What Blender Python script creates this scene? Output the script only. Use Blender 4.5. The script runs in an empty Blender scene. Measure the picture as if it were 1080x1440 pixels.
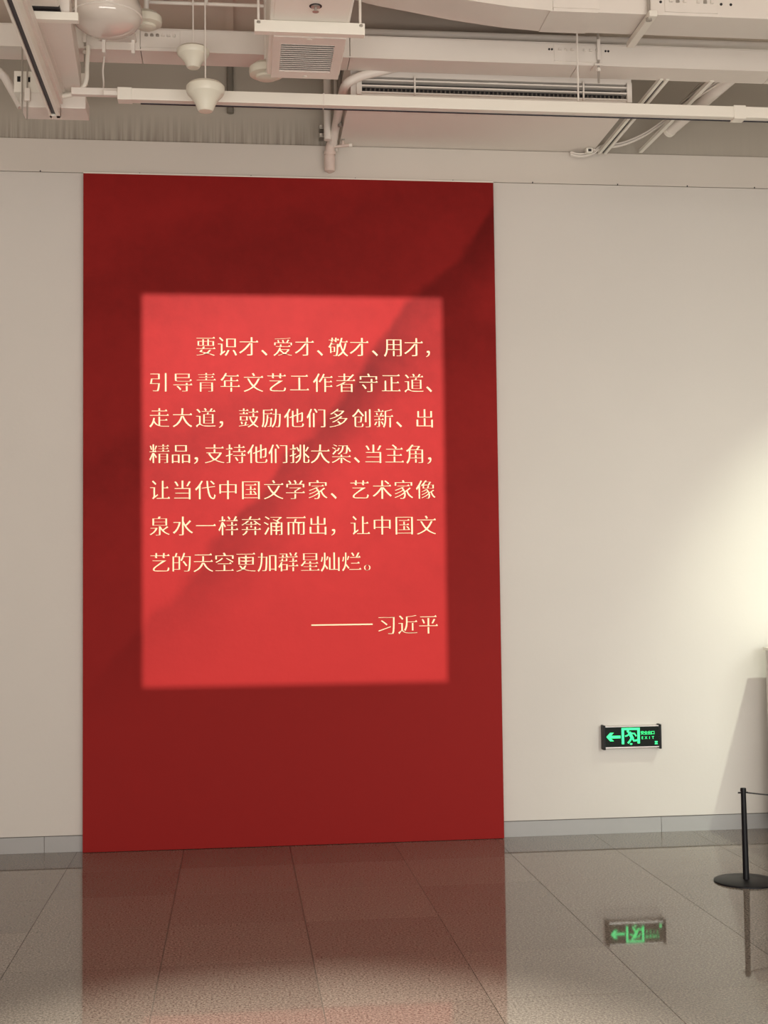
import bpy, bmesh, math, random
from mathutils import Vector, Matrix
random.seed(7)
C = bpy.context.scene.collection
S = bpy.context.scene
PI = math.pi

# ------------------------------------------------------------------ camera
yaw, pitch, roll = -0.1128, 0.0564, -0.0119
fwd = Vector((-math.sin(yaw)*math.cos(pitch), math.cos(yaw)*math.cos(pitch), math.sin(pitch)))
rt = Vector((math.cos(yaw), math.sin(yaw), 0)); up = rt.cross(fwd)
r2 = math.cos(roll)*rt + math.sin(roll)*up
u2 = -math.sin(roll)*rt + math.cos(roll)*up
cam = bpy.data.cameras.new('camera'); co = bpy.data.objects.new('camera', cam); C.objects.link(co)
cam.sensor_fit = 'VERTICAL'; cam.sensor_height = 36; cam.lens = 1841.08/1440*36
cam.clip_start = 0.05; cam.clip_end = 60
m = Matrix((r2, u2, -fwd)).transposed().to_4x4(); m.translation = Vector((0, -7.664, 1.4841))
co.matrix_world = m
S.camera = co
# ------------------------------------------------------------------ world, light, exposure
S.view_settings.view_transform = 'Standard'; S.view_settings.look = 'None'
S.view_settings.exposure = 0.0; S.view_settings.gamma = 1.0; S.view_settings.use_curve_mapping = False
w = bpy.data.worlds.new('world'); S.world = w; w.use_nodes = True
w.node_tree.nodes['Background'].inputs[0].default_value = (1.0, 0.92, 0.82, 1)
w.node_tree.nodes['Background'].inputs[1].default_value = 0.15

def light(name, kind, loc, aim, power, color, **kw):
    l = bpy.data.lights.new(name, kind); l.energy = power; l.color = color
    for k, v in kw.items(): setattr(l, k, v)
    o = bpy.data.objects.new(name, l); C.objects.link(o); o.location = loc
    o.rotation_euler = (Vector(aim)-Vector(loc)).to_track_quat('-Z', 'Y').to_euler()
    return o
# unseen area lights added behind the camera for ambient fill
light('hall_fill_light', 'AREA', (0.5, -11.6, 2.3), (0.8, 0, 2.3), 60, (1.0, 0.93, 0.86), shape='RECTANGLE', size=9.0, size_y=3.6)
light('hall_ceiling_fill', 'AREA', (2.0, -8.5, 4.4), (1.9, -3.2, 0), 60, (1.0, 0.94, 0.86), shape='RECTANGLE', size=5.0, size_y=1.5)
# unseen upward area light added to brighten the undersides of the ceiling services
light('low_uplight_fill', 'AREA', (0.8, -8.9, 0.25), (0.8, -3.5, 4.7), 515, (1.0, 0.93, 0.86), shape='RECTANGLE', size=8.0, size_y=2.0)
# track spot on the right that washes the wall
light('wall_wash_light', 'SPOT', (3.95, -1.74, 3.88), (3.80, 0.0, 0.62), 340, (0.93, 1.0, 0.80), spot_size=math.radians(58), spot_blend=1.0, shadow_soft_size=0.012)
light('right_fill_light', 'AREA', (3.6, -5.2, 1.7), (3.5, 0, .75), 16, (0.93, 1.0, 0.92), shape='RECTANGLE', size=1.2, size_y=.8, spread=math.radians(75))  # unseen area light added to lift the lower right wall and the shadow there
# downlight over the floor in front
light('floor_downlight', 'SPOT', (0.15, -4.5, 4.3), (0.15, -4.0, 0.0), 1300, (1.0, 0.93, 0.82), spot_size=math.radians(42), spot_blend=0.6, shadow_soft_size=0.05)
# framing projector for the rectangle of light on the panel
PROJ = Vector((0.35, -5.6, 4.15))
light('framing_projector_light', 'SPOT', PROJ, (0.35, 0, 2.05), 2500, (1.0, 0.98, 0.94), spot_size=math.radians(34), spot_blend=0.0, shadow_soft_size=0.0014)

# ------------------------------------------------------------------ materials
MATS = {}
def mat(name, col, rough=0.6, metal=0.0, spec=0.5, noise=0.0, nscale=8.0, bump=0.0, bscale=60.0, emit=None, es=0.0, coat=0.0):
    if name in MATS: return MATS[name]
    M = bpy.data.materials.new(name); M.use_nodes = True; nt = M.node_tree; b = nt.nodes['Principled BSDF']
    b.inputs['Base Color'].default_value = (*col, 1); b.inputs['Roughness'].default_value = rough
    b.inputs['Metallic'].default_value = metal; b.inputs['Specular IOR Level'].default_value = spec
    b.inputs['Coat Weight'].default_value = coat
    tc = nt.nodes.new('ShaderNodeTexCoord')
    if noise:
        n = nt.nodes.new('ShaderNodeTexNoise'); n.inputs['Scale'].default_value = nscale; n.inputs['Detail'].default_value = 5
        nt.links.new(tc.outputs['Object'], n.inputs['Vector'])
        r = nt.nodes.new('ShaderNodeMapRange'); r.inputs[1].default_value = .3; r.inputs[2].default_value = .7
        r.inputs[3].default_value = 1-noise; r.inputs[4].default_value = 1+noise
        nt.links.new(n.outputs['Fac'], r.inputs[0])
        h = nt.nodes.new('ShaderNodeVectorMath'); h.operation = 'SCALE'; h.inputs[0].default_value = col
        nt.links.new(r.outputs[0], h.inputs['Scale']); nt.links.new(h.outputs[0], b.inputs['Base Color'])
    if bump:
        n = nt.nodes.new('ShaderNodeTexNoise'); n.inputs['Scale'].default_value = bscale
        nt.links.new(tc.outputs['Object'], n.inputs['Vector'])
        bp = nt.nodes.new('ShaderNodeBump'); bp.inputs['Strength'].default_value = bump; bp.inputs['Distance'].default_value = 0.01
        nt.links.new(n.outputs['Fac'], bp.inputs['Height']); nt.links.new(bp.outputs[0], b.inputs['Normal'])
    if emit:
        b.inputs['Emission Color'].default_value = (*emit, 1); b.inputs['Emission Strength'].default_value = es
    MATS[name] = M; return M
SOFFIT = mat('soffit_paint', (.86, .80, .74), .7, noise=.02, nscale=1.5)
WALL = mat('wall_paint', (.68, .65, .61), .75, noise=.015, nscale=1.5, bump=.05, bscale=40)
WALLB = mat('beige_band_paint', (.66, .615, .56), .75, noise=.02, nscale=1.5)
GREY = None
STEEL = mat('painted_steel', (.80, .75, .69), .45, noise=.03, nscale=6)
STEELG = mat('painted_duct', (.80, .75, .69), .4, noise=.03, nscale=3)
WHITE = mat('white_enamel', (.85, .82, .74), .35)
IVORY = mat('ivory_plastic', (.78, .75, .64), .35)
GLOSS = mat('glossy_dome_plastic', (.68, .62, .56), .12, coat=.6)
DARK = mat('dark_gap', (.02, .018, .02), .6)
SLOT = mat('track_slot', (.012, .01, .02), .4)
ROD = mat('zinc_rod', (.45, .42, .38), .4, metal=.6)
BLACK = mat('black_powder_coat', (.004, .004, .006), .45, spec=.25)
SKIRT = mat('baseboard_paint', (.40, .40, .40), .35, noise=.02)
CORD = mat('black_cord', (.03, .03, .03), .7)
CEIL = mat('ceiling_paint', (.72, .63, .55), .8, noise=.05, nscale=3)
GREEN = mat('sign_green', (.02, .5, .2), .4, emit=(.03, 1.0, .24), es=1.5)
SIGNF = mat('sign_face', (.006, .010, .008), .45, spec=.12)
ALU = mat('sign_aluminium', (.6, .56, .55), .3, metal=.5)
CREAM = mat('cream_vinyl', (.62, .47, .30), .6, spec=.1)
REDSIDE = mat('panel_edge_red', (.28, .014, .014), .5)

def grey_wall_mat():
    M = bpy.data.materials.new('sprayed_grey_wall'); M.use_nodes = True; nt = M.node_tree; b = nt.nodes['Principled BSDF']
    b.inputs['Roughness'].default_value = .85
    g = nt.nodes.new('ShaderNodeNewGeometry'); mp = nt.nodes.new('ShaderNodeMapping'); mp.inputs['Scale'].default_value = (45, 1, 1.6)
    nt.links.new(g.outputs['Position'], mp.inputs['Vector'])
    n = nt.nodes.new('ShaderNodeTexNoise'); n.inputs['Scale'].default_value = 1; n.inputs['Detail'].default_value = 4
    nt.links.new(mp.outputs[0], n.inputs['Vector'])
    s = nt.nodes.new('ShaderNodeSeparateXYZ'); nt.links.new(g.outputs['Position'], s.inputs[0])
    # overspray streaks start at the top of the lining and thin out upwards
    a = nt.nodes.new('ShaderNodeMapRange'); a.inputs[1].default_value = 4.12; a.inputs[2].default_value = 4.30; a.inputs[3].default_value = 1; a.inputs[4].default_value = 0
    nt.links.new(s.outputs['Z'], a.inputs[0])
    r = nt.nodes.new('ShaderNodeMapRange'); r.inputs[1].default_value = .38; r.inputs[2].default_value = .62; r.inputs[3].default_value = 0; r.inputs[4].default_value = 1
    nt.links.new(n.outputs['Fac'], r.inputs[0])
    mu = nt.nodes.new('ShaderNodeMath'); mu.operation = 'MULTIPLY'; nt.links.new(a.outputs[0], mu.inputs[0]); nt.links.new(r.outputs[0], mu.inputs[1])
    # only the left bay is streaked
    lx = nt.nodes.new('ShaderNodeMapRange'); lx.inputs[1].default_value = .5; lx.inputs[2].default_value = .7; lx.inputs[3].default_value = 1; lx.inputs[4].default_value = .1
    nt.links.new(s.outputs['X'], lx.inputs[0])
    m2 = nt.nodes.new('ShaderNodeMath'); m2.operation = 'MULTIPLY'; nt.links.new(mu.outputs[0], m2.inputs[0]); nt.links.new(lx.outputs[0], m2.inputs[1])
    mx = nt.nodes.new('ShaderNodeMix'); mx.data_type = 'RGBA'
    mx.inputs[6].default_value = (.46, .42, .36, 1); mx.inputs[7].default_value = (.30, .265, .22, 1)
    nt.links.new(m2.outputs[0], mx.inputs[0]); nt.links.new(mx.outputs[2], b.inputs['Base Color'])
    return M
GREY = grey_wall_mat()

def floor_mat():
    M = bpy.data.materials.new('polished_granite_tile'); M.use_nodes = True; nt = M.node_tree; b = nt.nodes['Principled BSDF']
    g = nt.nodes.new('ShaderNodeNewGeometry'); oi = nt.nodes.new('ShaderNodeObjectInfo')
    n = nt.nodes.new('ShaderNodeTexNoise'); n.inputs['Scale'].default_value = 110; n.inputs['Detail'].default_value = 3; n.inputs['Roughness'].default_value = .8
    nt.links.new(g.outputs['Position'], n.inputs['Vector'])
    cr = nt.nodes.new('ShaderNodeValToRGB'); e = cr.color_ramp.elements
    e[0].position = .36; e[0].color = (.085, .073, .06, 1); e[1].position = .64; e[1].color = (.33, .295, .25, 1)
    nt.links.new(n.outputs['Fac'], cr.inputs[0])
    mr = nt.nodes.new('ShaderNodeMapRange'); mr.inputs[3].default_value = .84; mr.inputs[4].default_value = 1.12
    nt.links.new(oi.outputs['Random'], mr.inputs[0])
    sc = nt.nodes.new('ShaderNodeVectorMath'); sc.operation = 'SCALE'
    nt.links.new(cr.outputs[0], sc.inputs[0]); nt.links.new(mr.outputs[0], sc.inputs['Scale'])
    nt.links.new(sc.outputs[0], b.inputs['Base Color'])
    b.inputs['Roughness'].default_value = .09
    b.inputs['IOR'].default_value = 1.43
    n2 = nt.nodes.new('ShaderNodeTexNoise'); n2.inputs['Scale'].default_value = 3
    nt.links.new(g.outputs['Position'], n2.inputs['Vector'])
    r2_ = nt.nodes.new('ShaderNodeMapRange'); r2_.inputs[3].default_value = .02; r2_.inputs[4].default_value = .06
    nt.links.new(n2.outputs['Fac'], r2_.inputs[0]); nt.links.new(r2_.outputs[0], b.inputs['Roughness'])
    return M
FLOOR = floor_mat()
GROUT = mat('grout', (.13, .115, .095), .8)

def panel_mat():
    # printed red poster: flat print of folded red cloth, own colours of the print
    M = bpy.data.materials.new('red_printed_panel'); M.use_nodes = True; nt = M.node_tree; b = nt.nodes['Principled BSDF']
    N, L = nt.nodes.new, nt.links.new
    b.inputs['Roughness'].default_value = .6; b.inputs['Specular IOR Level'].default_value = .09
    g = N('ShaderNodeNewGeometry'); s = N('ShaderNodeSeparateXYZ'); L(g.outputs['Position'], s.inputs[0])
    def math_(op, a, b_=None):
        n = N('ShaderNodeMath'); n.operation = op
        for i, v in enumerate((a, b_)):
            if v is None: continue
            if isinstance(v, (int, float)): n.inputs[i].default_value = v
            else: L(v, n.inputs[i])
        return n.outputs[0]
    def noise(scale, detail, mapping=None, rough=.55):
        n = N('ShaderNodeTexNoise'); n.inputs['Scale'].default_value = scale; n.inputs['Detail'].default_value = detail; n.inputs['Roughness'].default_value = rough
        if mapping:
            mp = N('ShaderNodeMapping'); mp.inputs['Rotation'].default_value = (0, mapping[1], 0); mp.inputs['Scale'].default_value = mapping[0]
            L(g.outputs['Position'], mp.inputs[0]); L(mp.outputs[0], n.inputs['Vector'])
        else: L(g.outputs['Position'], n.inputs['Vector'])
        return n.outputs['Fac']
    X, Z = s.outputs['X'], s.outputs['Z']
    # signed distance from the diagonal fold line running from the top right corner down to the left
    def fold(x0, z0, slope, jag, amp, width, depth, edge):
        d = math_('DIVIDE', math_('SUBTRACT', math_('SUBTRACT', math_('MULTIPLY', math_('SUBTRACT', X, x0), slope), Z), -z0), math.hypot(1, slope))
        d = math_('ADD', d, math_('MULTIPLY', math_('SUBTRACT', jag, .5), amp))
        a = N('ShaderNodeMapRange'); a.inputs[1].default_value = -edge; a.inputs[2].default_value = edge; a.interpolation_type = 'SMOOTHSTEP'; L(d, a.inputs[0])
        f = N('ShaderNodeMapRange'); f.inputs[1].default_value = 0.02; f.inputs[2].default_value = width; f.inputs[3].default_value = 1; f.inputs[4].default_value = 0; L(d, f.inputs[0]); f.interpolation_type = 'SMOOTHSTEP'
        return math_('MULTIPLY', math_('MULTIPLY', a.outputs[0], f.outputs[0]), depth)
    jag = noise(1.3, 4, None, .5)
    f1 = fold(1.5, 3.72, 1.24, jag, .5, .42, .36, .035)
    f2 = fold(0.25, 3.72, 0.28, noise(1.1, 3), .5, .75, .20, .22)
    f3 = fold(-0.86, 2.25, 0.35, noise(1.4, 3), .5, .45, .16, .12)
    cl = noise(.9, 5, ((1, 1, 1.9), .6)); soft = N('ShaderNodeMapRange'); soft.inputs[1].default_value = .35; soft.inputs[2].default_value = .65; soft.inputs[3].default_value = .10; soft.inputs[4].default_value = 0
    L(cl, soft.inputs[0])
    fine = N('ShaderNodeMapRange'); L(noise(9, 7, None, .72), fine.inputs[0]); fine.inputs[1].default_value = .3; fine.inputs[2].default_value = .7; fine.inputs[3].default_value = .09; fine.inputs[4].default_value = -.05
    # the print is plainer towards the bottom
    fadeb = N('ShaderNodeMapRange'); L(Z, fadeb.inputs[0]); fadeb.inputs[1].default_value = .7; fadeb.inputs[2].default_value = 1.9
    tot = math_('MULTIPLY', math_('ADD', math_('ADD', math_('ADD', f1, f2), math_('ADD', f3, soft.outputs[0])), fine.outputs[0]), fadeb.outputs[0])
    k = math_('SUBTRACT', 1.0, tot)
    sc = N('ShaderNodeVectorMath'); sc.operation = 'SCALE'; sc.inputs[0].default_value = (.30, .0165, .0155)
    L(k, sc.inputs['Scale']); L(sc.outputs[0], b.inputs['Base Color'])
    bp = N('ShaderNodeBump'); bp.inputs['Strength'].default_value = .12; bp.inputs['Distance'].default_value = .01
    L(noise(22, 5), bp.inputs['Height']); L(bp.outputs[0], b.inputs['Normal'])
    return M
RED = panel_mat()

# ------------------------------------------------------------------ mesh helpers
class MB:
    def __init__(s): s.bm = bmesh.new()
    def box(s, a, b, bev=0.0):
        x0, y0, z0 = a; x1, y1, z1 = b
        r = bmesh.ops.create_cube(s.bm, size=1)
        vs = r['verts']
        for v in vs:
            v.co = Vector(((x0+x1)/2+v.co.x*(x1-x0), (y0+y1)/2+v.co.y*(y1-y0), (z0+z1)/2+v.co.z*(z1-z0)))
        if bev:
            es = list({e for v in vs for e in v.link_edges})
            bmesh.ops.bevel(s.bm, geom=es, offset=bev, segments=2, affect='EDGES', profile=.5)
        return s
    def prism(s, pts, axis, a, b):
        # pts: 2D outline, extruded along axis from a to b
        def P(p, t):
            if axis == 'X': return (t, p[0], p[1])
            if axis == 'Y': return (p[0], t, p[1])
            return (p[0], p[1], t)
        v0 = [s.bm.verts.new(P(p, a)) for p in pts]; v1 = [s.bm.verts.new(P(p, b)) for p in pts]
        n = len(pts)
        s.bm.faces.new(v0); s.bm.faces.new(v1[::-1])
        for i in range(n): s.bm.faces.new((v0[i], v1[i], v1[(i+1) % n], v0[(i+1) % n]))
        return s
    def tube(s, pts, r, seg=12, cap=True):
        pts = [Vector(p) for p in pts]; n = len(pts)
        rs = r if isinstance(r, (list, tuple)) else [r]*n
        rings = []; ref = None
        for i, p in enumerate(pts):
            t = (pts[min(i+1, n-1)]-pts[max(i-1, 0)]).normalized()
            if ref is None: ref = t.orthogonal().normalized()
            ref = (ref - t*ref.dot(t)); ref = ref.normalized() if ref.length > 1e-6 else t.orthogonal().normalized()
            bn = t.cross(ref)
            rings.append([s.bm.verts.new(p+(ref*math.cos(2*PI*k/seg)+bn*math.sin(2*PI*k/seg))*rs[i]) for k in range(seg)])
        for i in range(n-1):
            for k in range(seg):
                s.bm.faces.new((rings[i][k], rings[i][(k+1) % seg], rings[i+1][(k+1) % seg], rings[i+1][k]))
        if cap:
            s.bm.faces.new(rings[0][::-1]); s.bm.faces.new(rings[-1])
        return s
    def lathe(s, c, prof, seg=32):
        # prof: (radius, z) from top to bottom about the vertical through c
        rings = []
        for r, z in prof:
            if r < 1e-5: rings.append([s.bm.verts.new((c[0], c[1], c[2]+z))])
            else: rings.append([s.bm.verts.new((c[0]+r*math.cos(2*PI*k/seg), c[1]+r*math.sin(2*PI*k/seg), c[2]+z)) for k in range(seg)])
        for a, b in zip(rings, rings[1:]):
            for k in range(seg):
                A, B = a[k % len(a)], a[(k+1) % len(a)]; D, E_ = b[k % len(b)], b[(k+1) % len(b)]
                f = []
                for v in (A, B, E_, D):
                    if v not in f: f.append(v)
                if len(f) > 2: s.bm.faces.new(f)
        if len(rings[0]) > 1: s.bm.faces.new(rings[0])
        if len(rings[-1]) > 1: s.bm.faces.new(rings[-1][::-1])
        return s
    def build(s, name, m, parent=None, smooth=False, origin=None, bev=0.0):
        bmesh.ops.recalc_face_normals(s.bm, faces=s.bm.faces)
        me = bpy.data.meshes.new(name)
        if origin is not None: bmesh.ops.translate(s.bm, verts=s.bm.verts, vec=-Vector(origin))
        if smooth:
            for f in s.bm.faces: f.smooth = True
        s.bm.to_mesh(me); s.bm.free()
        if m: me.materials.append(m)
        o = bpy.data.objects.new(name, me); C.objects.link(o)
        if origin is not None: o.location = origin
        if parent is not None:
            o.parent = parent; o.matrix_parent_inverse = Matrix.Translation(-abs_loc(parent))
        if smooth:
            md = o.modifiers.new('split', 'EDGE_SPLIT'); md.split_angle = math.radians(38)
        return o
def abs_loc(o):
    v = Vector(o.location)
    p = o.parent
    if p is not None: v = v + o.matrix_parent_inverse.translation + abs_loc(p)
    return v
def curve_pts(ctrl, n=8):
    # Catmull-Rom through the control points
    P = [Vector(c) for c in ctrl]; P = [2*P[0]-P[1]]+P+[2*P[-1]-P[-2]]; out = []
    for i in range(1, len(P)-2):
        for k in range(n):
            t = k/n; a, b, c, d = P[i-1:i+3]
            out.append(.5*((2*b)+(c-a)*t+(2*a-5*b+4*c-d)*t*t+(3*b-a-3*c+d)*t**3))
    out.append(P[-2]); return out
def thing(name, label, cat, loc, group=None):
    o = bpy.data.objects.new(name, None); C.objects.link(o); o.location = loc; o.empty_display_size = .05
    o['label'] = label; o['category'] = cat
    if group: o['group'] = group
    return o
def tag(o, label, cat, group=None):
    o['label'] = label; o['category'] = cat
    if group: o['group'] = group
    return o
def struct(o, label, cat):
    o['kind'] = 'structure'; return tag(o, label, cat)
def copy_at(src, parent, off):
    c = src.copy(); C.objects.link(c); c.parent = parent; c.location = Vector(src.location)+Vector(off); return c

# ------------------------------------------------------------------ setting
XL, XR, YB, ZC = -4.6, 6.4, -12.6, 4.70
fl = MB().box((XL-.2, YB-.2, -.12), (XR+.2, .3, -.006)).build('floor', GROUT)
struct(fl, 'polished speckled beige granite tile floor mirroring the red panel', 'floor')
gx, gy, T = -.904, -.549, .6
tile_me = None; J = .0012
cols = [(gx+T*n, gx+T*(n+1)) for n in range(-5, 11)]
rows_ = [(gy, .02)] + [(gy-T*(n+1), gy-T*n) for n in range(0, 12)]
protos = {}
for (y0, y1) in rows_:
    for (x0, x1) in cols:
        key = round(y1-y0, 3)
        if key not in protos:
            mb = MB().box((-(T/2)+J, -(y1-y0)/2+J, -.006), (T/2-J, (y1-y0)/2-J, 0))
            o = mb.build('floor_tile', FLOOR); protos[key] = o.data; o.parent = fl
        else:
            o = bpy.data.objects.new('floor_tile', protos[key]); C.objects.link(o); o.parent = fl
        o.location = ((x0+x1)/2, (y0+y1)/2, 0)

wb = MB().box((XL, .05, 0), (XR, .25, ZC)).build('wall_back', GREY)
struct(wb, 'grey sprayed back wall showing above the white lining, streaked at its lower edge', 'wall')
LZ = 3.915; LT = 4.112; BH = .093
# white lining boards of the back wall; the sheet joints lie beneath a skim coat except the level one
MB().box((XL, 0, BH), (XR, .05, LZ-.004), .003).build('lining_panel', WALL, wb)
MB().box((XL, .004, LZ), (XR, .05, LT), .003).build('lining_band', WALLB, wb)
nails = [-1.12, -.55, 0.1, .72, 1.31, 1.80, 2.33, 2.77, 3.2]
for x in nails:
    MB().box((x-.003, .001, LZ-.002), (x+.003, .006, LZ+.007)).build('screw_head', DARK, wb)
bb = MB().box((XL, .012, 0), (XR, .05, BH)).build('baseboard_back', GROUT)
struct(bb, 'low grey baseboard along the foot of the white back wall', 'baseboard')
xs = [XL, -3.49, -2.29, -1.088, .112, 1.312, 2.512, 3.712, 4.912, XR]
for a, b in zip(xs, xs[1:]):
    MB().box((a+.0015, .006, .0), (b-.0015, .013, BH-.004)).build('baseboard_segment', SKIRT, bb)
ce = MB().box((XL, YB, ZC), (XR, .25, ZC+.15)).build('ceiling', CEIL)
struct(ce, 'brownish painted ceiling high above the ducts', 'ceiling')
for y in (-.83, -1.6):
    MB().box((XL, y-.03, ZC-.035), (XR, y+.01, ZC+.001)).build('joist', CEIL, ce)
for x in (-.02,):
    MB().box((x-.02, -1.5, ZC-.03), (x+.02, .05, ZC+.001)).build('batten', CEIL, ce)
for nm, a, b, lab in (('wall_left', (XL-.2, YB, 0), (XL, .25, ZC), 'plain white left wall of the gallery'),
                      ('wall_right', (XR, YB, 0), (XR+.2, .25, ZC), 'plain white right wall of the gallery'),
                      ('wall_front', (XL, YB-.2, 0), (XR, YB, ZC), 'plain white wall behind the viewer')):
    struct(MB().box(a, b).build(nm, WALL), lab, 'wall')

# ------------------------------------------------------------------ the red panel
PX0, PX1, PZ = -.870, 1.549, 3.898
pn = thing('display_board', 'tall red printed panel with seven lines of cream lettering against the white wall', 'display board', (.34, -.02, 0))
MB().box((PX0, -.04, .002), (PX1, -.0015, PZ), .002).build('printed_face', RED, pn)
MB().box((PX0-.0, -.036, PZ), (PX1+.0, -.0015, PZ+.009)).build('top_trim', WHITE, pn)

def glyph_mesh(ch, em, serif=True):
    """Outline of one character as a flat triangulated sheet, its level strokes thinned like a Song type face."""
    c = bpy.data.curves.new('glyph', 'FONT'); c.body = ch; c.resolution_u = 4
    o = bpy.data.objects.new('glyph', c); C.objects.link(o)
    bpy.context.view_layer.update()
    me = o.evaluated_get(bpy.context.evaluated_depsgraph_get()).to_mesh()
    vs = [Vector((v.co.x, v.co.y)) for v in me.vertices]; fs = [tuple(p.vertices) for p in me.polygons]
    o.evaluated_get(bpy.context.evaluated_depsgraph_get()).to_mesh_clear()
    bpy.data.objects.remove(o); bpy.data.curves.remove(c)
    # merge doubles
    idx = {}; rm = {}; nv = []
    for i, v in enumerate(vs):
        k = (round(v.x, 4), round(v.y, 4))
        if k not in idx: idx[k] = len(nv); nv.append(v)
        rm[i] = idx[k]
    fs2 = []
    for f in fs:
        g = [rm[i] for i in f]
        if len(set(g)) == len(g):
            a = sum(nv[g[i]].x*nv[g[(i+1) % len(g)]].y-nv[g[(i+1) % len(g)]].x*nv[g[i]].y for i in range(len(g)))
            if abs(a) < 1e-9: continue
            fs2.append(g if a > 0 else g[::-1])
    cnt = {}
    for f in fs2:
        for i in range(len(f)): cnt[(f[i], f[(i+1) % len(f)])] = 1
    bd = [e for e in cnt if (e[1], e[0]) not in cnt]       # boundary, material on the left
    nxt = {a: b for a, b in bd}; prv = {b: a for a, b in bd}
    if serif:
        th = .046; out = [v.copy() for v in nv]
        for i in nxt:
            if i not in prv: continue
            p, q = nv[prv[i]], nv[nxt[i]]
            e1 = (nv[i]-p); e2 = (q-nv[i])
            if e1.length < 1e-6 or e2.length < 1e-6: continue
            n1 = Vector((e1.y, -e1.x)).normalized(); n2 = Vector((e2.y, -e2.x)).normalized()
            # strongest upward or downward normal of the two sides; level strokes thin, uprights keep their width
            wy = n1.y if abs(n1.y) > abs(n2.y) else n2.y
            sgn = 1 if wy > 0 else -1
            amt = max(0, abs(wy)-.72)/.28
            out[i] = nv[i]+Vector((0, -sgn*min(1, amt)*th/2))
            wx = n1.x if abs(n1.x) > abs(n2.x) else n2.x
            if abs(wx) > .3: out[i].x += .002*(-1 if wx > 0 else 1)*1.0
        tri = []
        for a, b in bd:
            A, B = nv[a], nv[b]
            if abs(A.x-B.x) < .012 and B.y > A.y and .04 < B.y-A.y < .1 and a in prv and b in nxt:
                P_, Q_ = nv[prv[a]], nv[nxt[b]]
                if abs(P_.y-A.y) < .012 and A.x-P_.x > .06 and abs(Q_.y-B.y) < .012 and B.x-Q_.x > .06:
                    ty = out[b].y; bx = out[b].x
                    tri.append((Vector((bx-.115, ty-.004)), Vector((bx+.004, ty-.004)), Vector((bx-.045, ty+.062))))
        nv = out
        for t in tri:
            k = len(nv); nv.extend(t); fs2.append([k, k+1, k+2])
    return [v*em for v in nv], fs2
def text_part(name, items, em, m, parent, y, thick=.002, serif=True, sx=1.0):
    """items: (character, centre x, baseline z); one raised sheet for the whole line"""
    V, F = [], []
    for ch, x, z in items:
        vs, fs = glyph_mesh(ch, em, serif)
        cx = (min(v.x for v in vs)+max(v.x for v in vs))/2
        k = len(V)
        V += [(x+(v.x-cx)*sx, y-thick, z+v.y) for v in vs]
        F += [[k+i for i in f] for f in fs]
    me = bpy.data.meshes.new(name); 
    n = len(V); allf = list(F)
    cnt = {}
    for f in F:
        for i in range(len(f)): cnt[(f[i], f[(i+1) % len(f)])] = 1
    V2 = V+[(a, y, c) for a, b, c in V]
    for (a, b) in cnt:
        if (b, a) not in cnt: allf.append([b, a, a+n, b+n])
    me.from_pydata(V2, [], allf); me.materials.append(m); me.update()
    o = bpy.data.objects.new(name, me); C.objects.link(o); o.parent = parent
    o.matrix_parent_inverse = Matrix.Translation(-abs_loc(parent)); return o
LINES = [
    ("要识才、爱才、敬才、用才，", [-0.169, -0.044, 0.079, 0.17, 0.278, 0.404, 0.496, 0.604, 0.727, 0.821, 0.927, 1.051, 1.137], 2.887, 2.892),
    ("引导青年文艺工作者守正道、", [-0.443, -0.302, -0.167, -0.029, 0.106, 0.241, 0.374, 0.511, 0.645, 0.781, 0.915, 1.051, 1.141], 2.675, 2.678),
    ("走大道，鼓励他们多创新、出", [-0.437, -0.305, -0.171, -0.083, 0.077, 0.207, 0.34, 0.469, 0.601, 0.736, 0.868, 0.959, 1.112], 2.469, 2.468),
    ("精品，支持他们挑大梁、当主角，", [-0.437, -0.314, -0.228, -0.121, 0.001, 0.126, 0.245, 0.371, 0.492, 0.616, 0.707, 0.805, 0.93, 1.049, 1.137], 2.259, 2.257),
    ("让当代中国文学家、艺术家像", [-0.434, -0.306, -0.175, -0.045, 0.087, 0.219, 0.345, 0.477, 0.569, 0.721, 0.854, 0.982, 1.112], 2.049, 2.046),
    ("泉水一样奔涌而出，让中国文", [-0.436, -0.304, -0.173, -0.044, 0.088, 0.214, 0.348, 0.475, 0.564, 0.723, 0.852, 0.982, 1.114], 1.841, 1.836),
    ("艺的天空更加群星灿烂。", [-0.435, -0.312, -0.188, -0.067, 0.056, 0.177, 0.3, 0.427, 0.544, 0.67, 0.761], 1.631, 1.625),
]
EM = .1235
CH = {}
def character(c, x, z):
    if c not in CH:
        o = text_part('character', [(c, 0, -.36*EM)], EM, CREAM, pn, 0); CH[c] = o.data
    else:
        o = bpy.data.objects.new('character', CH[c]); C.objects.link(o); o.parent = pn; o.matrix_parent_inverse = Matrix.Translation(-abs_loc(pn))
    o.location = (x, -.04, z)
for s_, xs_, z0, z1 in LINES:
    n = len(xs_)-1
    for i, (c, x) in enumerate(zip(s_, xs_)): character(c, x, z0+(z1-z0)*i/n)
for c, x in zip("习近平", [.870, .996, 1.118]): character(c, x, 1.254)
MB().box((.431, -.042, 1.258), (.789, -.04, 1.2655)).build('dash', CREAM, pn)

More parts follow.
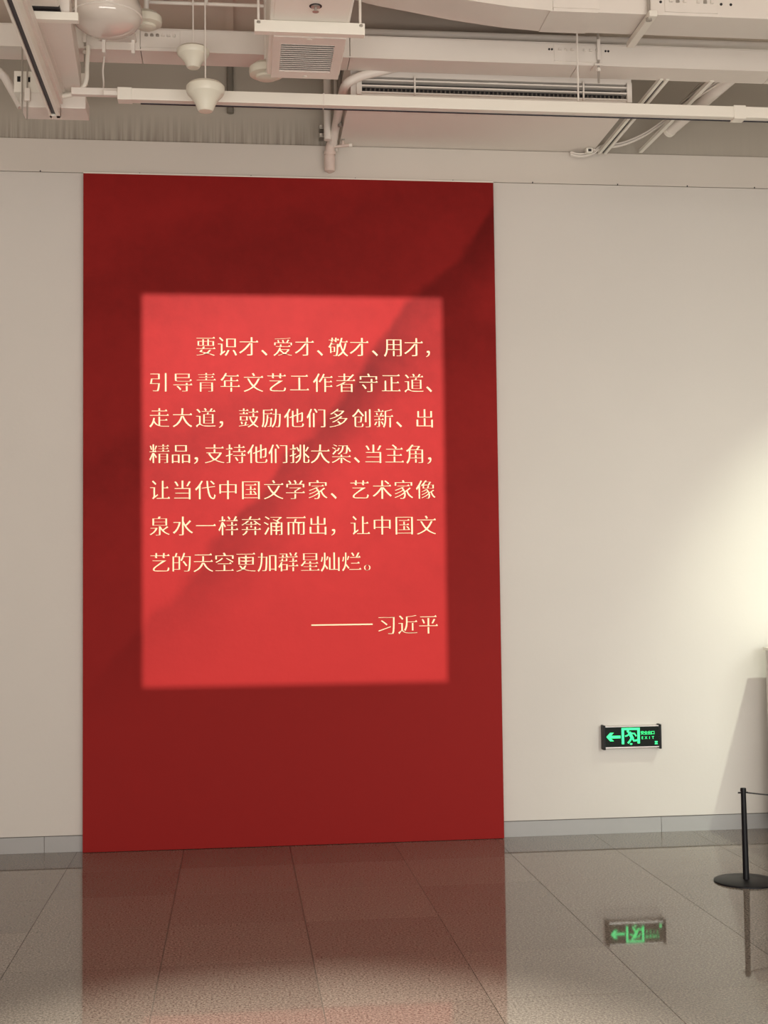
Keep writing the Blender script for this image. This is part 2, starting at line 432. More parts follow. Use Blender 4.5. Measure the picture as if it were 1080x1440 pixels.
# ------------------------------------------------------------------ exit sign
SX0, SX1, SZ0, SZ1 = 2.152, 2.506, .503, .641
sg = thing('exit_sign', 'black sign with glowing green arrow, running figure and EXIT lettering on the wall', 'exit sign', ((SX0+SX1)/2, 0, SZ0))
MB().box((SX0+.01, -.046, SZ0+.004), (SX1-.01, .0, SZ1-.004), .002).build('housing', ALU, sg)
MB().box((SX0+.014, -.0485, SZ0+.012), (SX1-.014, -.046, SZ1-.009)).build('face', SIGNF, sg)
for x in (SX0, SX1-.013):
    MB().box((x, -.055, SZ0-.004), (x+.013, .0, SZ1+.002), .002).build('end_cap', BLACK, sg)
YF = -.0485
def flat(name, polys, m=GREEN, t=.0012):
    mb = MB()
    for p in polys: mb.prism(p, 'Y', YF-t, YF)
    return mb.build(name, m, sg)
def U(px, pz):  # sign face in units of the face width 0..1 and height 0..1
    return (SX0+.014+px*(SX1-SX0-.028), SZ0+.012+pz*(SZ1-SZ0-.021))
flat('arrow', [[U(.015, .52), U(.085, .72), U(.155, .72), U(.10, .57), U(.28, .57), U(.28, .44), U(.10, .44), U(.155, .30), U(.085, .30)]])
flat('door_frame', [[U(.30, .14), U(.345, .14), U(.345, .84), U(.595, .84), U(.595, .16), U(.64, .16), U(.64, .95), U(.30, .95)]])
def limb(mb, pts, w0):
    for (a, b) in zip(pts, pts[1:]):
        A, B = Vector(U(*a)), Vector(U(*b)); d = (B-A).normalized(); n = Vector((-d.y, d.x))*w0; A = A-d*w0*.5; B = B+d*w0*.5
        mb.prism([tuple(A+n), tuple(B+n), tuple(B-n), tuple(A-n)], 'Y', YF-.0012, YF)
mb = MB(); 
hx, hz = U(.42, .78); mb.prism([(hx+.0075*math.cos(k*PI/6), hz+.0075*math.sin(k*PI/6)) for k in range(12)], 'Y', YF-.0012, YF)
limb(mb, [(.45, .70), (.50, .42)], .009)
limb(mb, [(.46, .66), (.40, .56), (.37, .54)], .0038)
limb(mb, [(.48, .68), (.54, .66), (.57, .54)], .0038)
limb(mb, [(.50, .42), (.53, .30), (.61, .33)], .005)
limb(mb, [(.48, .42), (.45, .28), (.42, .20)], .005)
hx, hz = U(.475, .14); mb.prism([(hx+.008*math.cos(k*PI/5), hz+.005*math.sin(k*PI/5)) for k in range(10)], 'Y', YF-.0012, YF)
mb.build('running_figure', GREEN, sg)
def sign_text(name, s_, x0, pitch_, z, em, bold=0):
    items = [(c, x0+i*pitch_, z) for i, c in enumerate(s_)]
    return text_part(name, items, em, GREEN, sg, YF, .0012, serif=False)
x0, z0 = U(.69, .61)
sign_text('exit_characters', '安全出口', x0, .0213, z0, .0235)
x0, z0 = U(.69, .37)
sign_text('exit_letters', 'EXIT', x0, .0213, z0, .0225)
flat('small_mark', [[U(.92, .19), U(.97, .19), U(.97, .255), U(.92, .255)], [U(.915, .10), U(.975, .10), U(.965, .16), U(.925, .16)]])

# ------------------------------------------------------------------ barrier post
bp_ = thing('barrier_post', 'low black barrier post on a round flat base, cord running off to the right', 'barrier post', (2.502, -1.326, 0))
bx, by = 2.502, -1.326
MB().lathe((bx, by, 0), [(.0, .014), (.03, .014), (.150, .010), (.157, .006), (.157, .0), (0, 0)], 48).build('base', BLACK, bp_, smooth=True)
MB().tube([(bx, by, .012), (bx-.003, by, .455)], [.0155, .0125], 20).build('post', BLACK, bp_, smooth=True)
MB().lathe((bx-.003, by, .455), [(0, .006), (.013, .005), (.0145, 0), (.0145, -.012), (0, -.012)], 20).build('cap', BLACK, bp_, smooth=True)
MB().tube([(bx-.03, by, .437), (bx+.02, by, .437)], .004, 8).build('cord_hook', BLACK, bp_)
cp = [(bx+.01+1.25*t, by-.0*t, .437-.045*4*t*(1-t)) for t in [i/16 for i in range(17)]]
tag(MB().tube(cp, .0035, 8).build('barrier_rope', CORD), 'thin black rope strung from the low post towards the right edge', 'rope')
bp2 = thing('barrier_post', 'second black barrier post at the far end of the cord, past the right edge', 'barrier post', (bx+1.26, by, 0))
for o in list(bp_.children):
    c = o.copy(); C.objects.link(c); c.parent = bp2; c.matrix_parent_inverse = o.matrix_parent_inverse.copy()
# display plinth at the right edge that throws the slanting shadow on the wall
pl = thing('display_plinth', 'white plinth at the right edge whose shadow slants down the wall', 'plinth', (3.6, -.6, 0))
MB().box((3.135, -1.12, .06), (4.1, -.12, 1.075), .003).build('body', WALL, pl)
MB().box((3.16, -1.09, 0), (4.07, -.15, .06)).build('plinth_base', SKIRT, pl)
MB().box((3.125, -1.13, 1.075), (4.11, -.11, 1.092), .002).build('top_board', WHITE, pl)

# ------------------------------------------------------------------ ceiling services
def rod(mb, x, y, z0, z1, r=.005): mb.tube([(x, y, z0), (x, y, z1)], r, 8)
# --- long flat cable trunking across the whole view
ct = thing('cable_trunking', 'long white flat steel trunking crossing the whole view just above the slotted air grille', 'cable trunking', (.8, -.96, 4.222))
def ctz(x): return 4.222+.0*(x)
edges = [-2.4, -.47, .60, 1.81, 2.9, 4.6]
for a, b in zip(edges, edges[1:]):
    MB().box((a+.0015, -1.05, 4.222), (b-.0015, -.87, 4.334), .003).build('duct_section', STEELG, ct)
MB().box((-2.4, -1.054, 4.218), (4.6, -1.05, 4.226)).build('lower_lip', STEEL, ct)
MB().box((-2.4, -1.05, 4.334), (4.6, -.87, 4.338)).build('cover', STEEL, ct)
for x0, x1, n in ((-.47, -.27, 6), (1.68, 1.94, 7)):
    sp = MB().box((x0, -1.056, 4.236), (x1, -1.05, 4.326), .001).build('splice_plate', STEEL, ct)
    for i in range(n):
        if n == 7 and i == 3: continue
        x = x0+.03+(x1-x0-.06)*i/(n-1)
        MB().lathe((x, -1.058, 4.298), [(0, .008), (.008, .006), (.009, -.006), (0, -.008)], 8).build('bolt', ROD if n == 6 and i < 3 else STEEL, sp)
for x in (-.52, -.50, 1.655, 1.67, 1.96, 1.975):
    MB().tube([(x, -1.0525, 4.300), (x, -1.045, 4.300)], .006, 8).build('hole', DARK, ct)
# hanger brackets holding it
for x, lab in ((1.915, 'right of the slot grille'), (-.745, 'left, beside the box duct')):
    h = thing('trunking_hanger', 'threaded rod hanger clamping the cable trunking, ' + lab, 'hanger', (x, -1.07, 4.10), 'hangers of the cable trunking')
    mb = MB(); rod(mb, x, -1.068, 4.12, ZC, .006); mb.build('threaded_rod', ROD, h)
    MB().box((x-.022, -1.075, 4.212), (x+.022, -1.0, 4.222)).build('support_strut', STEEL, h)
    MB().lathe((x, -1.068, 4.187), [(0, .012), (.013, .012), (.013, -.006), (0, -.006)], 6).build('nut', STEEL, h)
    MB().box((x-.008, -1.082, 4.24), (x+.008, -1.075, 4.35)).build('clip', STEEL, h)

# --- linear grille soffit duct
FIN = mat('shaded_fin_grey', (.12, .105, .09), .6)  # fins coloured dark to stand in for shade inside the grille
SF0, SF1 = .625, 2.175
sd = thing('grille_duct', 'white duct box against the wall with a long slotted air grille in front', 'air duct', (1.4, -.41, 4.115))
GX0, GX1, GZ0, GZ1 = .665, 2.165, 4.128, 4.222
MB().box((SF0, -.80, 4.115), (GX0+.02, .05, 4.42)).build('side_panel', SOFFIT, sd)
MB().box((GX1-.02, -.80, 4.115), (SF1, .05, 4.42)).build('side_panel', SOFFIT, sd)
MB().box((GX0+.02, -.80, 4.222), (GX1-.02, .05, 4.42)).build('upper_panel', SOFFIT, sd)
MB().box((GX0+.02, -.80, 4.115), (GX1-.02, .05, 4.13)).build('underside', SOFFIT, sd)
MB().box((GX0+.02, -.70, 4.13), (GX1-.02, -.69, 4.222)).build('grille_shade_sheet', DARK, sd)  # dark sheet standing in for the shade behind the slats
for z in (GZ0+.004, GZ0+.040, GZ0+.072):
    MB().box((GX0, -.815, z-.0045), (GX1, -.79, z+.0045), .002).build('slat', STEEL, sd)
mb = MB()
n = 62
for i in range(n):
    x = GX0+.02+(GX1-GX0-.04)*i/(n-1)
    mb.box((x-.0035, -.80, GZ0+.006), (x+.0035, -.775, GZ0+.030))
mb.build('lower_fins', FIN, sd)['kind'] = 'stuff'
for x in (GX0+.004, GX1-.006):
    MB().box((x-.014, -.82, GZ0-.012), (x+.014, -.78, GZ1+.005), .002).build('end_frame', STEEL, sd)
for x in (.97, 1.90):
    MB().box((x-.004, -.825, GZ0-.008), (x+.004, -.81, GZ1+.004)).build('mounting_strap', STEEL, sd)

# --- upper cable tray, top right
ut = thing('upper_cable_tray', 'large white cable tray at the top right, higher and nearer than the long trunking', 'cable tray', (3.0, -1.42, 4.285))
zt_ = 4.285
prof = [(4.6, zt_), (1.555, zt_), (1.35, zt_+.012), (1.1, zt_+.04), (.9, zt_+.072), (.72, zt_+.10), (.56, zt_+.135), (.56, 4.62), (4.6, 4.62)]
MB().prism([(1.555, zt_), (1.35, zt_+.012), (1.1, zt_+.04), (.9, zt_+.072), (.72, zt_+.10), (.58, zt_+.13), (.58, 4.6), (1.555, 4.6)], 'Y', -1.54, -1.30).build('sloping_section', STEELG, ut)
MB().box((1.557, -1.54, zt_), (2.045, -1.30, 4.6), .003).build('tray_section', STEELG, ut)
MB().box((2.048, -1.54, zt_), (4.6, -1.30, 4.6), .003).build('tray_section', STEELG, ut)
MB().box((1.54, -1.545, zt_-.004), (1.78, -1.30, zt_), .001).build('joint_plate', STEEL, ut)
for x0, x1, z in ((1.555, 1.79, 4.345), (2.12, 2.39, 4.345)):
    sp = MB().box((x0, -1.546, 4.30), (x1, -1.54, 4.385), .001).build('splice_plate', STEEL, ut)
    for i in range(7):
        if i == 3: continue
        x = x0+.03+(x1-x0-.06)*i/6
        MB().lathe((x, -1.549, z+.01), [(0, .009), (.009, .007), (.010, -.007), (0, -.009)], 8).build('bolt', ROD if i % 2 else STEEL, sp)
for x in (2.10, 2.41, 2.46): MB().tube([(x, -1.5425, 4.35), (x, -1.535, 4.35)], .007, 8).build('hole', DARK, ut)
h = thing('tray_hanger', 'threaded rod and short white strut carrying the upper cable tray', 'hanger', (2.04, -1.56, 4.25))
mb = MB(); rod(mb, 2.03, -1.565, 4.245, ZC, .008); mb.build('threaded_rod', ROD, h)
MB().box((2.022, -1.60, 4.250), (2.062, -1.22, 4.280), .002).build('strut', WHITE, h)
MB().lathe((2.03, -1.565, 4.245), [(0, .01), (.016, .01), (.016, -.004), (0, -.004)], 6).build('nut', ROD, h)

# --- pipes up high
def pipe(name, pts, r, m, label, cat='pipe', group=None, **k):
    o = MB().tube(pts, r, 14).build(name, m, None, smooth=True); return tag(o, label, cat, group)
pipe('water_pipe', [(.50, -.70, 4.503), (4.6, -.70, 4.515)], .024, STEEL, 'grey white pipe running level behind the long trunking, upper right')
pipe('thin_pipe', [(-.42, -1.30, 4.360), (.150, -1.30, 4.362)], .009, STEEL, 'thin level pipe at the very top, left of the air conditioning duct')
pipe('thin_drop_pipe', [(-.13, -1.31, 4.35), (-.13, -1.31, ZC)], .008, STEEL, 'short thin upright pipe meeting the thin level pipe at the top')
pipe('wall_dark_strip', [(-.02, .02, 4.30), (-.02, .02, ZC)], .02, mat('dark_strip_grey', (.2, .185, .155), .7), 'dark upright strip on the grey wall behind the two cone fittings', 'conduit')  # upright strip, darker than the grey wall
pipe('cable_drop', curve_pts([(-.66, -.95, 4.22), (-.668, -.95, 4.15), (-.664, -.95, 4.08), (-.668, -.95, 4.045)]), .005, STEEL, 'thin grey cable hanging below the trunking at the left', 'cable')

# --- lighting track across the view
lt = thing('lighting_track', 'long white level lighting track crossing the view in front of the grey wall', 'lighting track', (1.0, -1.2, 3.89))
MB().box((-.80, -1.175, 3.936), (4.6, -1.14, 3.972), .003).build('carrier_rail', STEEL, lt)
MB().box((-.565, -1.23, 3.897), (4.6, -1.175, 3.955), .003).build('track_body', WHITE, lt)
MB().box((-.46, -1.183, 3.892), (2.585, -1.176, 3.898)).build('track_slot', SLOT, lt)
MB().box((2.65, -1.183, 3.892), (4.6, -1.176, 3.898)).build('track_slot', SLOT, lt)
MB().box((-.64, -1.22, 3.92), (-.565, -1.19, 3.945), .004).build('feed_cap', STEEL, lt)
MB().box((2.585, -1.234, 3.889), (2.65, -1.17, 3.96), .002).build('track_joiner', WHITE, lt)
MB().box((.447, -1.233, 3.893), (.452, -1.17, 3.957)).build('track_seam', STEEL, lt)
MB().box((-.57, -1.233, 3.895), (-.50, -1.17, 3.957), .002).build('end_connector', WHITE, lt)
for x in (1.778,): 
    mb = MB(); rod(mb, x, -1.157, 3.97, ZC, .005); mb.build('hanging_rod', STEEL, lt)
for x in (3.2,):
    mb = MB(); rod(mb, x, -1.157, 3.97, ZC, .004); mb.build('hanging_rod', STEEL, lt)

ACW = mat('bright_duct_paint', (.92, .87, .80), .45)
# --- air conditioning duct with grille facing down
ac = thing('air_conditioning_duct', 'white box duct running towards the wall with a louvred grille under its end', 'air duct', (.34, -1.8, 4.0))
AX0, AX1 = .160, .520
MB().box((AX0, -3.4, 4.0), (AX1, -1.335, 4.34), .012).build('duct_body', ACW, ac)
MB().box((AX0+.02, -2.35, 3.995), (AX1-.02, -1.99, 4.001), .001).build('access_panel', ACW, ac)
G0, G1, H0, H1 = .182, .512, -1.825, -1.345
mb = MB(); fw = .045
mb.box((G0, H0, 3.984), (G1, H0+.075, 4.001)); mb.box((G0, H1-.08, 3.984), (G1, H1, 4.001))
mb.box((G0, H0+.075, 3.984), (G0+fw-.008, H1-.08, 4.001)); mb.box((G1-fw, H0+.075, 3.984), (G1, H1-.08, 4.001))
gf = mb.build('grille_frame', STEEL, ac)
MB().box((G0+.02, H0+.05, 3.9975), (G1-.02, H1-.05, 3.9995)).build('louver_shade_sheet', DARK, ac)  # dark sheet in place of the shaded opening above the louvers
nl = 14
lv = None
for i in range(nl):
    y = H0+.087+(H1-H0-.08-.094)*i/(nl-1)
    mb = MB(); mb.prism([(y-.009, 3.986), (y-.005, 3.984), (y+.008, 3.995), (y+.004, 3.997)], 'X', G0+fw-.01, G1-fw+.002)
    mb.build('louver', STEEL, ac)
for (x, y) in ((.347, H0+.02), (.347, H1-.025)): MB().lathe((x, y, 3.984), [(.012, .002), (.012, -.003), (0, -.004)], 10).build('screw', WHITE, ac)
hb = thing('duct_support_bar', 'white steel bar slung under the air conditioning duct on two threaded rods', 'support bar', (.34, -1.95, 3.95))
MB().box((.093, -1.97, 3.945), (.585, -1.93, 3.998), .002).build('bar', WHITE, hb)
for x in (.112, .568):
    mb = MB(); rod(mb, x, -1.93, 3.99, ZC, .006); mb.build('threaded_rod', STEEL, hb)
    MB().lathe((x, -1.972, 3.985), [(0, .006), (.008, .004), (.008, -.004), (0, -.006)], 8).build('nut', ROD, hb)
sp = thing('sprinkler_head', 'small dark sprinkler head under the top of the air conditioning duct', 'sprinkler', (.355, -2.13, 3.98))
MB().lathe((.355, -2.13, 3.99), [(.02, .008), (.02, .0), (.006, -.002), (.006, -.016), (.014, -.018), (.014, -.021), (0, -.022)], 16).build('sprinkler_body', ROD, sp)
MB().lathe((.355, -2.13, 3.997), [(.028, .0), (.028, -.003), (0, -.004)], 16).build('sprinkler_plate', DARK, sp)

# --- left box duct, perforated channel and track
ld = thing('left_box_duct', 'white box duct at the top left running towards the wall, resting on a perforated channel', 'air duct', (-.8, -1.6, 4.0))
mb = MB()
bmv = mb.bm
def hexa(mb, p):  # 8 points: bottom 4 then top 4
    v = [mb.bm.verts.new(q) for q in p]
    for f in ((0, 1, 2, 3), (7, 6, 5, 4), (0, 4, 5, 1), (1, 5, 6, 2), (2, 6, 7, 3), (3, 7, 4, 0)): mb.bm.faces.new([v[i] for i in f])
    return mb
hexa(mb, [(-.878, -1.93, 4.0), (-.715, -1.93, 4.0), (-.768, -1.03, 4.0), (-.878, -1.03, 4.0), (-.878, -1.93, 4.13), (-.715, -1.93, 4.13), (-.768, -1.03, 4.13), (-.878, -1.03, 4.13)])
mb.build('duct_body', STEELG, ld)
MB().box((-.885, -3.4, 4.01), (-.75, -1.99, 4.14), .006).build('upper_duct_body', STEELG, ld)
MB().box((-.872, -1.99, 4.006), (-.75, -1.93, 4.02)).build('dark_joint', DARK, ld)
MB().box((-.868, -1.92, 3.994), (-.845, -1.04, 4.0), .001).build('edge_strip', STEEL, ld)
lb = thing('left_support_bar', 'white steel bar slung under the left box duct', 'support bar', (-.79, -1.95, 3.96))
MB().box((-.872, -1.975, 3.962), (-.672, -1.935, 3.998), .002).build('bar', WHITE, lb)
mb = MB(); rod(mb, -.684, -1.955, 3.99, ZC, .005); mb.build('threaded_rod', STEEL, lb)
pc = thing('perforated_channel', 'short white perforated steel channel on two threaded rods under the left box duct', 'steel channel', (-.93, -1.0, 3.99))
def channel(parent):
    # front web with real slots, bottom flange and top flange
    x0, x1, y, z0, z1 = -1.10, -.75, -1.03, 3.992, 4.10
    holes = [(-1.085, -1.068, 4.045, 4.075), (-1.035, -1.02, 4.045, 4.072), (-.99, -.977, 4.043, 4.07), (-.945, -.935, 4.055, 4.067)]
    mb = MB(); xs2 = sorted({x0, x1, *[h[0] for h in holes], *[h[1] for h in holes]})
    for a, b in zip(xs2, xs2[1:]):
        hh = [h for h in holes if h[0] == a]
        if hh:
            mb.box((a, y, z0), (b, y+.006, hh[0][2])); mb.box((a, y, hh[0][3]), (b, y+.006, z1))
        else: mb.box((a, y, z0), (b, y+.006, z1))
    mb.box((x0, y+.006, z1-.006), (x1, y+.15, z1)); mb.box((x0, y+.006, z0), (x1, y+.15, z0+.006))
    mb.build('channel', WHITE, parent)
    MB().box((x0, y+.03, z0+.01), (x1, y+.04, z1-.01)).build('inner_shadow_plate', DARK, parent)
channel(pc)
MB().box((-1.07, -1.035, 3.915), (-.745, -.86, 3.992), .004).build('lower_channel', STEEL, pc)
for x in (-1.055, -1.03):
    mb = MB(); rod(mb, x, -1.06, 3.84 if x > -1.04 else 3.88, ZC, .004); mb.build('threaded_rod', ROD, pc)
MB().box((-1.043, -1.072, 3.935), (-1.015, -1.048, 4.0), .003).build('rod_clamp', STEEL, pc)
tr = thing('left_lighting_track', 'white lighting track with a black slot running towards the wall at the top left', 'lighting track', (-.9, -1.8, 3.85))
TX = -.905
MB().box((TX-.012, -3.6, 3.85), (TX, -1.07, 3.90), .001).build('track_side', WHITE, tr)
MB().box((TX+.022, -3.6, 3.85), (TX+.042, -1.07, 3.90), .001).build('track_side', WHITE, tr)
MB().box((TX, -3.6, 3.86), (TX+.022, -1.10, 3.90)).build('track_slot', SLOT, tr)
MB().box((TX-.012, -1.10, 3.85), (TX+.042, -1.06, 3.903), .002).build('end_cap', WHITE, tr)
MB().box((TX-.012, -3.6, 3.90), (TX+.042, -1.07, 3.912)).build('track_back', STEEL, tr)
MB().box((TX+.03, -3.6, 3.91), (TX+.055, -1.10, 3.965), .002).build('track_carrier', STEEL, tr)
for y in (-1.4, -2.4, -3.3):
    mb = MB(); rod(mb, TX-.004, y, 3.905, ZC, .004); mb.build('hanging_rod', STEEL, tr)
pipe('left_elbow_pipe', curve_pts([(-1.7, -.80, 4.20), (-1.28, -.80, 4.195), (-1.20, -.80, 4.17), (-1.155, -.80, 4.10), (-1.10, -.80, 4.0)]), .022, STEEL, 'bent white pipe at the left edge below the cable trunking')
pipe('flexible_conduit', curve_pts([(-.72, -1.13, 4.20), (-.728, -1.13, 4.10), (-.73, -1.13, 4.03), (-.75, -1.13, 3.985), (-.80, -1.12, 3.955), (-.865, -1.11, 3.945)]), .011, WHITE, 'white flexible conduit curling down to the end of the left track', 'conduit')

# --- dome and ceiling fittings
dm = thing('dome_fixture', 'large glossy white dome fixture hanging at the top left beside the box duct', 'dome fixture', (-.58, -1.66, 4.02))
pr = [(.09, .40), (.12, .28), (.15, .17), (.160, .14), (.163, .115), (.158, .098)]
MB().lathe((-.58, -1.66, 4.02), pr, 48).build('dome_housing', GLOSS, dm, smooth=True)
pr = [(.158, .098)]+[(.158*math.cos(a), .098-.085*math.sin(a)) for a in [PI/2*i/14 for i in range(1, 15)]]
MB().lathe((-.58, -1.66, 4.02), pr, 48).build('dome_bowl', GLOSS, dm, smooth=True)
MB().lathe((-.58, -1.66, 4.02), [(.160, .101), (.1645, .098), (.160, .094)], 48).build('dome_ring', STEEL, dm, smooth=True)
mb = MB(); mb.tube([(-.58, -1.66, 4.40), (-.58, -1.66, ZC)], .03, 16); mb.build('stem', STEEL, dm)
for x in (-.625, -.485):
    MB().box((x-.008, -1.34, 4.085), (x+.008, -1.31, 4.155)).build('bracket_leg', STEEL, dm)
MB().box((-.65, -1.66, 4.15), (-.47, -1.31, 4.16)).build('bracket_plate', STEEL, dm)
MB().box((-.605, -1.818, 4.175), (-.575, -1.808, 4.19)).build('badge', DARK, dm)

def disc(name, label, c, r, group=None, led=False, tilt=0):
    t = thing(name, label, 'smoke detector', c, group)
    MB().lathe(c, [(r*.7, .05), (r*.98, .03), (r, .01), (r*.96, -.005), (r*.6, -.012), (0, -.014)], 36).build('detector_disc', IVORY, t, smooth=True)
    MB().lathe(c, [(r*.62, -.010), (r*.60, -.022), (r*.45, -.027), (0, -.028)], 32).build('detector_cap', IVORY, t, smooth=True)
    mb = MB(); mb.tube([(c[0], c[1], c[2]+.04), (c[0], c[1], ZC)], .012, 10); mb.build('stem', STEEL, t)
    if led: MB().lathe((c[0]+.0, c[1]-r*.75, c[2]-.008), [(.007, .003), (.007, -.004), (0, -.005)], 8).build('led', WHITE, t)
    return t
disc('smoke_detector', 'round white smoke detector half hidden behind the louvred grille', (.165, -1.18, 4.065), .088, led=True)
disc('smoke_detector', 'flat white smoke detector tucked behind the right side of the glossy dome', (-.415, -1.42, 4.20), .075)
MB_ = MB().lathe((-.33, -1.50, 4.32), [(.09, .10), (.10, .02), (.085, .0), (.08, .03), (0, .04)], 28).build('dark_housing', DARK, None, smooth=True)
tag(MB_, 'black round fitting above the small detector behind the dome', 'ceiling fitting')
def cone_fitting(label, c, k, h=1.0):
    t = thing('cone_detector', label, 'detector', c, 'cone shaped ceiling detectors')
    pr = [(.30, .0), (.86, -.06), (1.0, -.22), (1.0, -.50), (.93, -.64), (.72, -.88), (.54, -1.18), (.43, -1.48), (.36, -1.60), (0, -1.63)]
    MB().lathe(c, [(r*k, z*k*h) for r, z in pr[:5]]+[(.0, -.62*k*h)], 36).build('detector_base', IVORY, t, smooth=True)
    MB().lathe(c, [(r*k, z*k*h) for r, z in pr[4:]], 36).build('detector_cone', IVORY, t, smooth=True)
    mb = MB(); mb.tube([c, (c[0], c[1], ZC)], .0035, 8); mb.build('stem', STEEL, t)
cone_fitting('smaller white cone shaped detector in front of the cable trunking', (-.195, -1.35, 4.118), .079, .80)
cone_fitting('larger white cone shaped detector hanging in front of the lighting track', (-.135, -1.42, 3.915), .092, .94)

# --- drain pipe cluster above the panel
dp = thing('drain_pipe', 'pinkish white drain pipe bending down the wall above the red panel', 'pipe', (.57, -.1, 3.92))
MB().tube(curve_pts([(.90, -.856, 4.262), (.78, -.856, 4.230), (.67, -.856, 4.198), (.602, -.835, 4.165), (.588, -.70, 4.16), (.588, -.45, 4.16), (.588, -.22, 4.15), (.580, -.10, 4.09)], 10), .024, 18).build('elbow', STEEL, dp, smooth=True)
PINK = mat('aged_pipe_paint', (.70, .58, .52), .5, noise=.05, nscale=20)
MB().tube(curve_pts([(.588, -.10, 4.14), (.580, -.09, 4.11), (.565, -.08, 4.07), (.562, -.07, 4.02), (.563, -.06, 3.96), (.562, -.055, 3.925)], 8), [.028]*8+[.028]*8+[.029]*8+[.033]*8+[.032]*5+[.028, .021, .012, .004], 18).build('drop_pipe', PINK, dp, smooth=True)
MB().tube([(.563, -.075, 4.050), (.563, -.072, 4.032)], .036, 18).build('coupling', PINK, dp, smooth=True)
pipe('supply_pipe', [(.545, -.16, 4.09), (.545, -.16, ZC)], .022, STEEL, 'upright white pipe just left of the drain pipe bend')
pipe('thin_supply_pipe', [(.602, -.05, 4.06), (.602, -.05, 4.5)], .010, STEEL, 'thin upright pipe between the drain pipe and the duct box')
pipe('grey_conduit', [(.607, -.3, 4.12), (.607, -.3, ZC)], .012, mat('conduit_dark', (.25, .22, .19), .6), 'darker thin conduit close beside the grille duct box', 'conduit')
cl = thing('pipe_clamps', 'two small metal pipe clamps stacked left of the drain pipe on the grey wall', 'pipe clamp', (.52, -.0, 4.15))
for z in (4.215, 4.165):
    MB().box((.505, -.03, z-.012), (.54, .05, z+.012), .003).build('clamp', ROD, cl)
    MB().lathe((.515, -.035, z), [(0, .008), (.009, .006), (.009, -.006), (0, -.008)], 8).build('clamp_screw', WHITE, cl)
vl = thing('valve', 'small white valve with a tee handle right of the drain pipe', 'valve', (.64, -.1, 4.08))
MB().tube([(.585, -.09, 4.075), (.69, -.11, 4.082)], .009, 12).build('valve_body', PINK, vl, smooth=True)
MB().tube([(.64, -.1, 4.078), (.64, -.1, 4.115)], .008, 12).build('valve_stem', PINK, vl, smooth=True)
MB().tube([(.675, -.11, 4.078), (.692, -.113, 4.081)], .012, 12).build('valve_cap', WHITE, vl, smooth=True)
MB().tube([(.64, -.12, 4.118), (.64, -.08, 4.118)], .010, 12).build('valve_knob', ROD, vl, smooth=True)

# --- right: rails, tube, cables
rr = thing('strut_rail_pair', 'double white strut rail slanting back to the wall right of the grille duct', 'strut rail', (2.24, -.6, 4.115))
def bar(p0, p1, w, h):
    (xa, ya_, za), (xb, yb_, zb) = p0, p1
    return hexa(MB(), [(xa-w/2, ya_, za), (xa+w/2, ya_, za), (xb+w/2, yb_, zb), (xb-w/2, yb_, zb), (xa-w/2, ya_, za+h), (xa+w/2, ya_, za+h), (xb+w/2, yb_, zb+h), (xb-w/2, yb_, zb+h)])
for d in (-.017, .017): bar((2.226+d, -.035, 4.090), (2.332+d, -.90, 4.216), .018, .02).build('rail', WHITE, rr)
bar((2.226, -.035, 4.100), (2.332, -.90, 4.228), .016, .008).build('rail_gap_shade', DARK, rr)  # dark bar drawn for the shaded gap between the two rails
tag(bar((2.477, -.002, 4.116), (2.60, -.90, 4.216), .022, .02).build('single_rail', WHITE), 'single thin white strut rail between the double rail and the round tube', 'strut rail')
pt = thing('round_tube', 'thick white round tube with a capped end slanting back above the single rail', 'pipe', (2.57, -.25, 4.12))
MB().tube([(2.745, -.95, 4.265), (2.575, -.27, 4.165)], .034, 20).build('tube', STEEL, pt, smooth=True)
MB().tube([(2.577, -.28, 4.166), (2.571, -.255, 4.163), (2.568, -.240, 4.161)], [.037, .037, .024], 20).build('end_cap', WHITE, pt, smooth=True)
cb = [(2.03, -.018, 4.086), (2.09, -.022, 4.074), (2.17, -.026, 4.092), (2.22, -.03, 4.126), (2.34, -.06, 4.138), (2.45, -.14, 4.168), (2.53, -.30, 4.20), (2.60, -.55, 4.23), (2.70, -.90, 4.245)]
for i, (dx, dy, dz) in enumerate(((0, 0, 0), (0, .0, .014), (0, -.014, .0), (0, -.014, .014))):
    pts = [(x+dx, y+dy, z+dz) for k, (x, y, z) in enumerate(cb)]
    lab = ['lowest grey cable looping from the junction box to the tube', 'second grey cable looping beside the lowest one at the right', 'nearest grey cable looping under the double rail', 'topmost grey cable of the bundle looping to the right tube'][i]
    pipe('loop_cable', curve_pts(pts, 6), .0055, STEEL, lab, 'cable', 'cables looping under the right rails')
jb = thing('junction_box', 'small white junction box on the wall top between cables and double rail', 'junction box', (2.15, -.03, 4.08))
MB().box((2.115, -.085, 4.082), (2.155, -.045, 4.113), .003).build('box', WHITE, jb)
MB().box((2.126, -.0875, 4.089), (2.145, -.085, 4.104)).build('box_hole', DARK, jb)
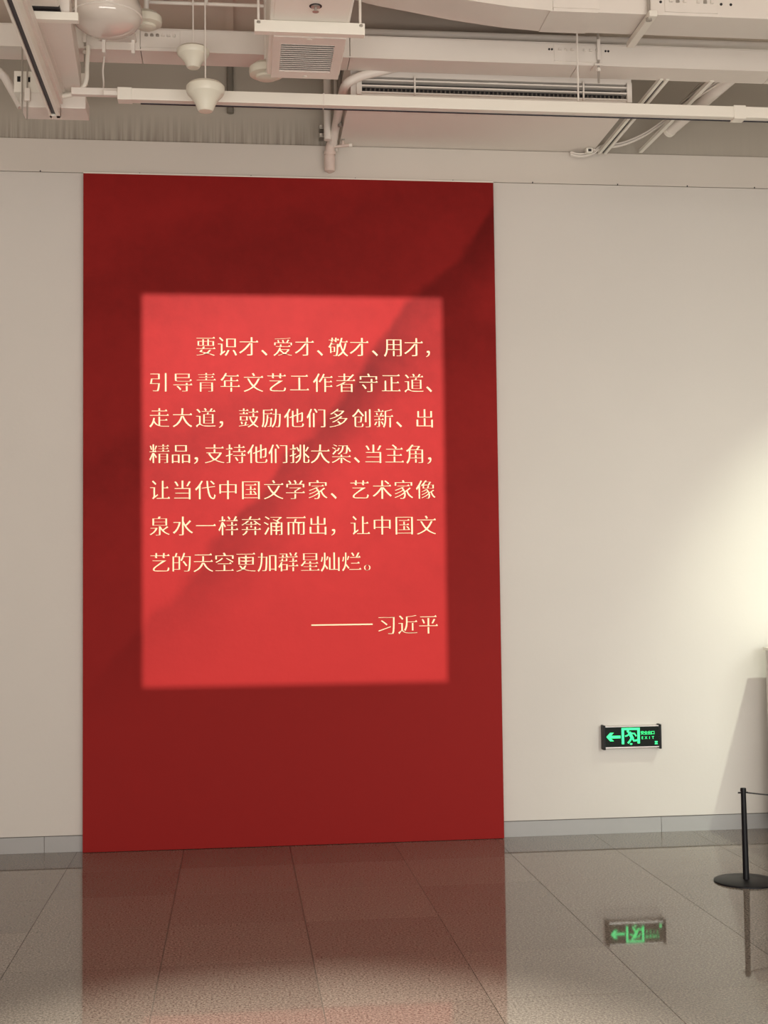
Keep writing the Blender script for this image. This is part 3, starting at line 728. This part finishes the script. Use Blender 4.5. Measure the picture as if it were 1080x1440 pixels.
MB().box((2.156, -.085, 4.098), (2.172, -.05, 4.104), .001).build('lid', STEEL, jb)
tw = MB()
for i in range(6):
    a = i*1.3
    tw.tube(curve_pts([(2.64+.008*i, -.85, 4.275), (2.625+.018*math.cos(a*2), -.75, 4.272+.008*math.sin(a)), (2.60+.02*math.sin(a*3), -.6, 4.262+.01*math.cos(a)), (2.57+.015*math.cos(a), -.46, 4.245)], 5), .005, 8)
tag(tw.build('cable_bundle', ROD, None, smooth=True), 'tangled dark grey cable bundle between the single rail and the round tube', 'cable bundle')

# ------------------------------------------------------------------ framing projector body (throws the rectangle of light)
fp = thing('framing_projector', 'black framing projector hung from the ceiling behind the viewer', 'projector', (PROJ.x, PROJ.y, PROJ.z))
ya = PROJ.y+.32; t_ = (ya-PROJ.y)/(-.04-PROJ.y)
def ap(x, z): return (PROJ.x+(x-PROJ.x)*t_, PROJ.z+(z-PROJ.z)*t_)
(x0, z1), (x1, _) = ap(-.540, 3.197), ap(1.231, 3.197); (_, z0) = ap(0, .901)
bx0, bx1, bz0, bz1 = PROJ.x-.12, PROJ.x+.12, PROJ.z-.22, PROJ.z+.08
MB().box((bx0, ya-.002, bz0), (x0, ya+.002, bz1)).build('shutter_blade', BLACK, fp)
MB().box((x1, ya-.002, bz0), (bx1, ya+.002, bz1)).build('shutter_blade', BLACK, fp)
MB().box((x0, ya-.002, z1), (x1, ya+.002, bz1)).build('shutter_blade', BLACK, fp)
MB().box((x0, ya-.002, bz0), (x1, ya+.002, z0)).build('shutter_blade', BLACK, fp)
mb = MB(); yb = PROJ.y-.06
mb.box((bx0-.004, yb, bz0), (bx0, ya, bz1)); mb.box((bx1, yb, bz0), (bx1+.004, ya, bz1)); mb.box((bx0, yb, bz1), (bx1, ya, bz1+.004)); mb.box((bx0, yb, bz0-.004), (bx1, ya, bz0)); mb.box((bx0, yb-.004, bz0), (bx1, yb, bz1))
mb.build('lamp_housing', BLACK, fp)
mb = MB(); rod(mb, PROJ.x, PROJ.y+.1, bz1, ZC, .012); mb.build('hanging_stem', BLACK, fp)
